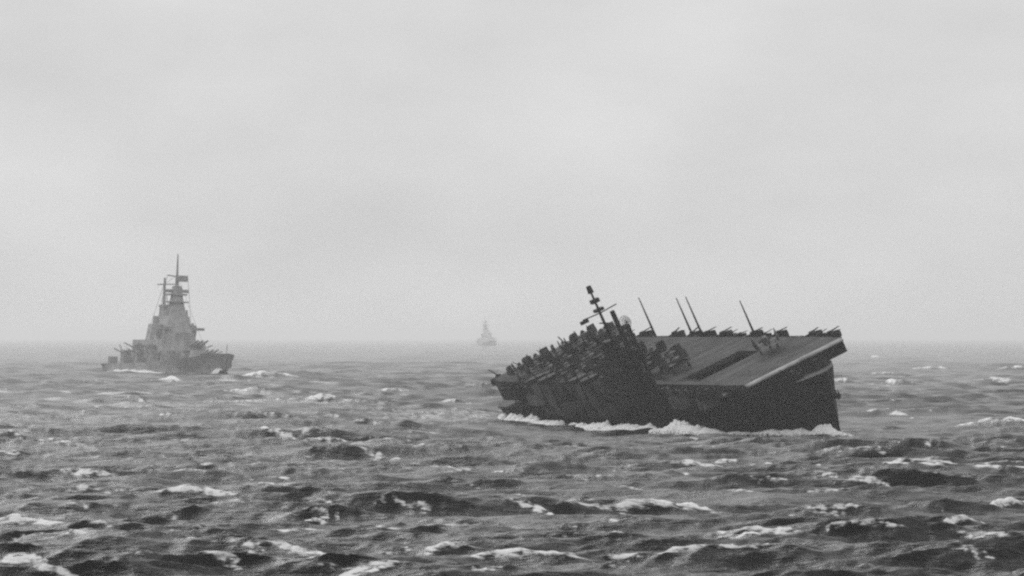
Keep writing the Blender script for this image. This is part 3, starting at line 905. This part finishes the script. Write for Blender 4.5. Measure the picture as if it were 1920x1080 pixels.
# ------------------------------------------------------------------ foam piled against the hulls
def foam_bank(name, path, heights, depth, label, seed, base=-.35):
    """lumpy ridge of broken water following a line of world points"""
    g = np.random.default_rng(seed)
    path = [Vector(p) for p in path]
    seg = [0]
    for a, b in zip(path, path[1:]): seg.append(seg[-1] + (b - a).length)
    n = max(40, int(seg[-1] / .45)); m = 12
    ss = np.linspace(0, seg[-1], n)
    px = np.interp(ss, seg, [p.x for p in path]); py = np.interp(ss, seg, [p.y for p in path])
    hh = np.interp(ss, seg, heights)
    lump = .5 + .6 * vnoise(ss / 3.6, seed) * vnoise(ss / 9.0 + 9, seed + 1) + .45 * vnoise(ss / 1.7, seed + 2) + .2 * vnoise(ss / .7, seed + 3)
    vs, fo = [], []
    for i in range(n):
        a = max(i - 1, 0); b = min(i + 1, n - 1)
        tx, ty = px[b] - px[a], py[b] - py[a]; L = math.hypot(tx, ty)
        nx, ny = -ty / L, tx / L
        if ny > 0: nx, ny = -nx, -ny            # outwards, towards the viewer
        for j in range(m):
            q = j / (m - 1)
            out = depth * (q - .25)
            prof = math.sin(math.pi * min(1, q * 1.15 + .05)) if q < .85 else .1
            h = 1.35 * hh[i] * lump[i] * max(0, prof) ** .7
            jz = g.normal(0, .09) * (1 if 0 < j < m - 1 else 0)
            edge = -1.2 if j in (0, m - 1) else 0
            vs.append((px[i] + nx * out + g.normal(0, .08), py[i] + ny * out, h + jz * (h + .2) + base + edge))
            fo.append((.35 + .85 * max(0, prof)) * min(1.3, .3 + hh[i] * lump[i] * .9))
    fs = [(i * m + j, i * m + j + 1, (i + 1) * m + j + 1, (i + 1) * m + j) for i in range(n - 1) for j in range(m - 1)]
    me = bpy.data.meshes.new(name)
    me.from_pydata(vs, [], fs)
    me.polygons.foreach_set('use_smooth', [True] * len(fs))
    at = me.attributes.new('foam', 'FLOAT', 'POINT')
    at.data.foreach_set('value', np.array(fo, dtype=np.float32))
    at = me.attributes.new('ripple', 'FLOAT', 'POINT')
    at.data.foreach_set('value', np.full(len(fo), .9, dtype=np.float32))
    me.materials.append(M_SEA)
    o = bpy.data.objects.new(name, me); col.objects.link(o)
    tag(o, label, 'foam', kind='stuff')
    return o
def hull_line(mat, pts):
    return [(mat @ Vector(p)) for p in pts]
C_FLAT = Matrix.Translation((33.5, 1596, 0)) @ Euler((0, 0, -C_TH)).to_matrix().to_4x4()
wash = [(98.5, 1.5, .05), (96.5, -.6, .7), (94, -2.2, 1.5), (88, -4.8, 1.1), (80, -8.8, 1.2), (74, -11, .5), (66, -14, .6), (61, -15.5, 1.0), (56, -16.5, 1.55), (50, -17.5, 1.5), (46, -18, .8), (43, -18.5, 1.1),
        (28, -19.5, 1.3), (10, -20, 1.2), (-6, -20, 1.2), (-10, -20, .4), (-16, -19.5, 1.4), (-38, -18.5, 1.7), (-58, -16.5, 1.8), (-72, -14.5, 1.4), (-80, -13.5, .9), (-86, -13, .4)]
foam_bank('bow_wave_foam', hull_line(C_FLAT, [(a, b, 0) for a, b, h in wash]), [h for a, b, h in wash], 5.0,
          'white broken water piled along the near side of the carrier', 21, -2.2)
bl = hull_line(B_MAT, [(112, 0, .3), (100, -3.5, .3), (70, -8.5, .3), (30, -16, .4), (-20, -17, .4), (-70, -15.5, .4), (-110, -6, .4)])
foam_bank('battleship_wave_foam', bl, [2.2, .6, .3, 1.5, 1.6, .3, .2], 8.0, 'thin line of white water along the hazy battleship', 33)

# ------------------------------------------------------------------ haze
mh = bpy.data.materials.new('sea_haze')
mh.use_nodes = True
hn, hl = mh.node_tree.nodes, mh.node_tree.links
hn.clear()
ho = hn.new('ShaderNodeOutputMaterial')
pv = hn.new('ShaderNodeVolumePrincipled')
pv.inputs['Color'].default_value = (0.97, 0.97, 0.97, 1)
pv.inputs['Density'].default_value = HAZE_DENSITY
pv.inputs['Density Attribute'].default_value = ''
pv.inputs['Anisotropy'].default_value = 0.45
hl.new(pv.outputs['Volume'], ho.inputs['Volume'])
hz = MB().box(-76000, 76000, -2000, 93000, -14, 60).build('haze', mh)
tag(hz, 'pale storm haze lying over the whole sea', 'haze', kind='stuff')
